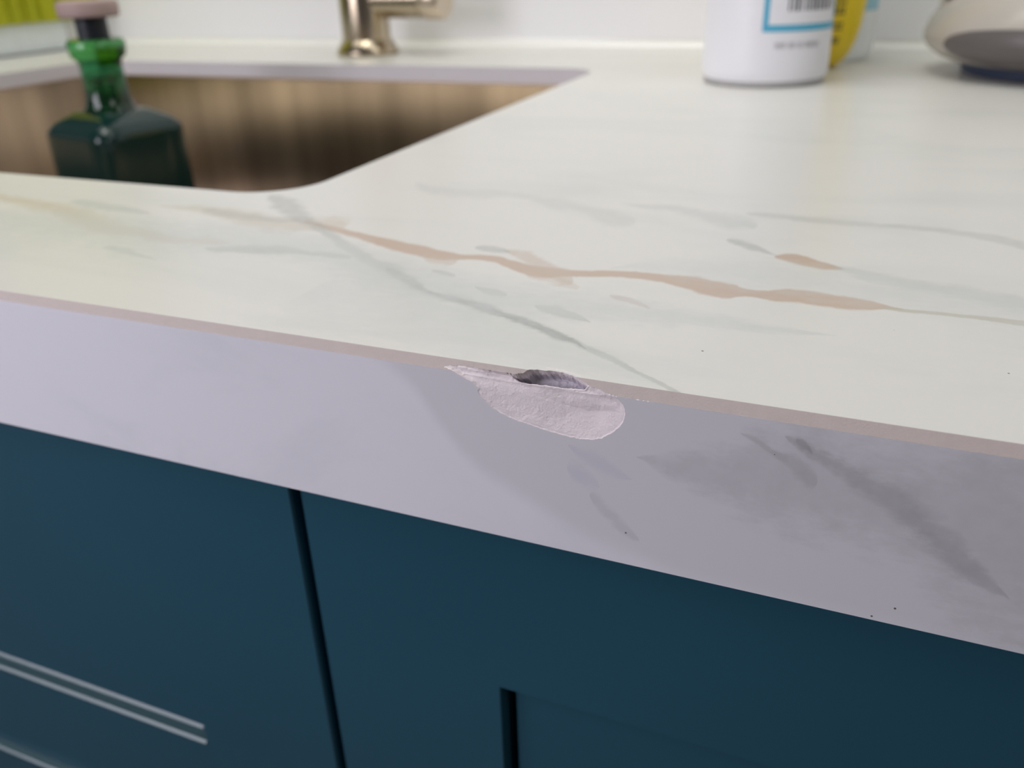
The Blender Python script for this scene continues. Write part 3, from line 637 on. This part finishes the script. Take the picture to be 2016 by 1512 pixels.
o = obj('dark_oval', bm, mat('dark_taupe', (.13, .115, .11), .35), t, smooth=True); o['label'] = 'darker taupe oval on the flank'
# side handle: black grip held by a bright clip on the shoulder
hd = obj('handle', tube([(-.0690, -.006, .0385), (-.0705, -.008, .0450), (-.0640, -.010, .0545), (-.0500, -.010, .0610)], [.0040, .0055, .0060, .0050], 18), mat('black_grip', (.03, .04, .045), .4), t); autosmooth(hd, 60)
o = obj('clip', tube([(-.0745, -.0085, .0375), (-.0768, -.0100, .0430), (-.0762, -.0105, .0490)], [.0018, .0022, .0020], 14), mat('chrome', (.95, .95, .95), .08, 1), hd, smooth=True)

# ------------------------------------------------------------------ base cabinets
M_TEAL = mat('teal_lacquer', (.018, .082, .125), .33, spec=.4, noise=.08, nscale=7, bump=.04, bscale=900)
M_TEAL_LIT = mat('teal_lacquer_highlight', (.07, .14, .155), .30, spec=.6)  # paler copy of the lacquer, paints the light caught along the moulding
M_CARC = mat('cabinet_carcass', (.02, .03, .04), .7)
YF = .020                                   # door front plane
def cabinet(x0, x1, label, rail, left_in, right_in, groove=0):
    t = thing('base_cabinet', label, 'cabinet', ((x0+x1)/2, .30, -.90), 0, None)
    inv = Matrix.Translation((-(x0+x1)/2, -.30, .90))
    def part(name, bm, m, par=None):
        o = obj(name, bm, m); o.parent = par or t
        o.matrix_parent_inverse = inv
        return o
    bm = bmesh.new()
    for a in ((x0+.001, x0+.018, YF+.0225, .575, -.78, -.046), (x1-.018, x1-.001, YF+.0225, .575, -.78, -.046),
              (x0+.018, x1-.018, YF+.0225, .575, -.78, -.762), (x0+.018, x1-.018, .565, .575, -.762, -.046)):
        box(bm, *a)
    part('carcass', bm, M_CARC)
    part('plinth', bx(x0+.001, x1-.001, .07, .085, -.8995, -.7805), M_TEAL)
    d = bpy.data.objects.new('door', None)
    g0, g1, zt, zb_ = x0+.0016, x1-.0016, -.0435, -.775
    bv = .0007
    D = part('door', bx(left_in+groove, right_in, YF+.0035, YF+.0150, zb_+.062, rail, bev=.0004), M_TEAL)     # the recessed panel carries the frame
    # one continuous mitred frame with softened inner and outer edges
    bm = bmesh.new(); bv = .0006
    O = [(g0, zb_), (g1, zb_), (g1, zt), (g0, zt)]; I = [(left_in, zb_+.062), (right_in, zb_+.062), (right_in, rail), (left_in, rail)]
    def loop(P, d, y):
        cx_ = sum(q[0] for q in P)/4; cz_ = sum(q[1] for q in P)/4
        return [bm.verts.new((x+(d if x < cx_ else -d), y, z+(d if z < cz_ else -d))) for x, z in P]
    Ls = [loop(O, 0, YF+.0205), loop(O, 0, YF+bv), loop(O, bv, YF), loop(I, -bv*.5, YF), loop(I, 0, YF+bv*.5), loop(I, 0, YF+.0205)]
    for k in range(6):
        a_, b_ = Ls[k], Ls[(k+1) % 6]
        for i in range(4): bm.faces.new((a_[i], a_[(i+1) % 4], b_[(i+1) % 4], b_[i]))
    bmesh.ops.recalc_face_normals(bm, faces=bm.faces)
    fr = obj('frame', bm, M_TEAL); fr.parent = D
    bk = obj('back_board', bx(left_in, right_in, YF+.0160, YF+.0200, zb_+.062, rail), M_CARC); bk.parent = D
    return t, D
XG = -.1325
tR, DR = cabinet(XG, XG+.600, 'teal shaker cabinet right of the dark gap, under the chipped edge', -.1075, -.0738, XG+.600-.060, groove=.0030)
tL, DL = cabinet(XG-.600, XG, 'teal shaker cabinet left of the dark gap, under the sink', -.1685, XG-.600+.060, -.1905)
# stepped moulding under the deep top rail of the left door
def mould(D, x0, x1, z, h, y0, y1):
    bm = bmesh.new()
    pr = [(y1, z), (y0+.0009, z), (y0, z-.0007), (y0, z-h), (y1, z-h)]
    A = [bm.verts.new((x0, *q)) for q in pr]; B = [bm.verts.new((x1, *q)) for q in pr]
    for i in range(5): bm.faces.new((A[i], A[(i+1) % 5], B[(i+1) % 5], B[i]))
    bm.faces.new(A); bm.faces.new(B[::-1]); bmesh.ops.recalc_face_normals(bm, faces=bm.faces)
    o = obj('moulding', bm, M_TEAL_LIT); o.parent = D
    return o
xi0, xi1 = XG-.600+.062, -.1905
mould(DL, xi0, xi1, -.1690, .0012, YF-.0004, YF+.0036)
mould(DL, xi0, xi1-.0006, -.1768, .0012, YF-.0004, YF+.0036)
mould(DL, xi0, -.255, -.2325, .0006, YF-.0004, YF+.0036)
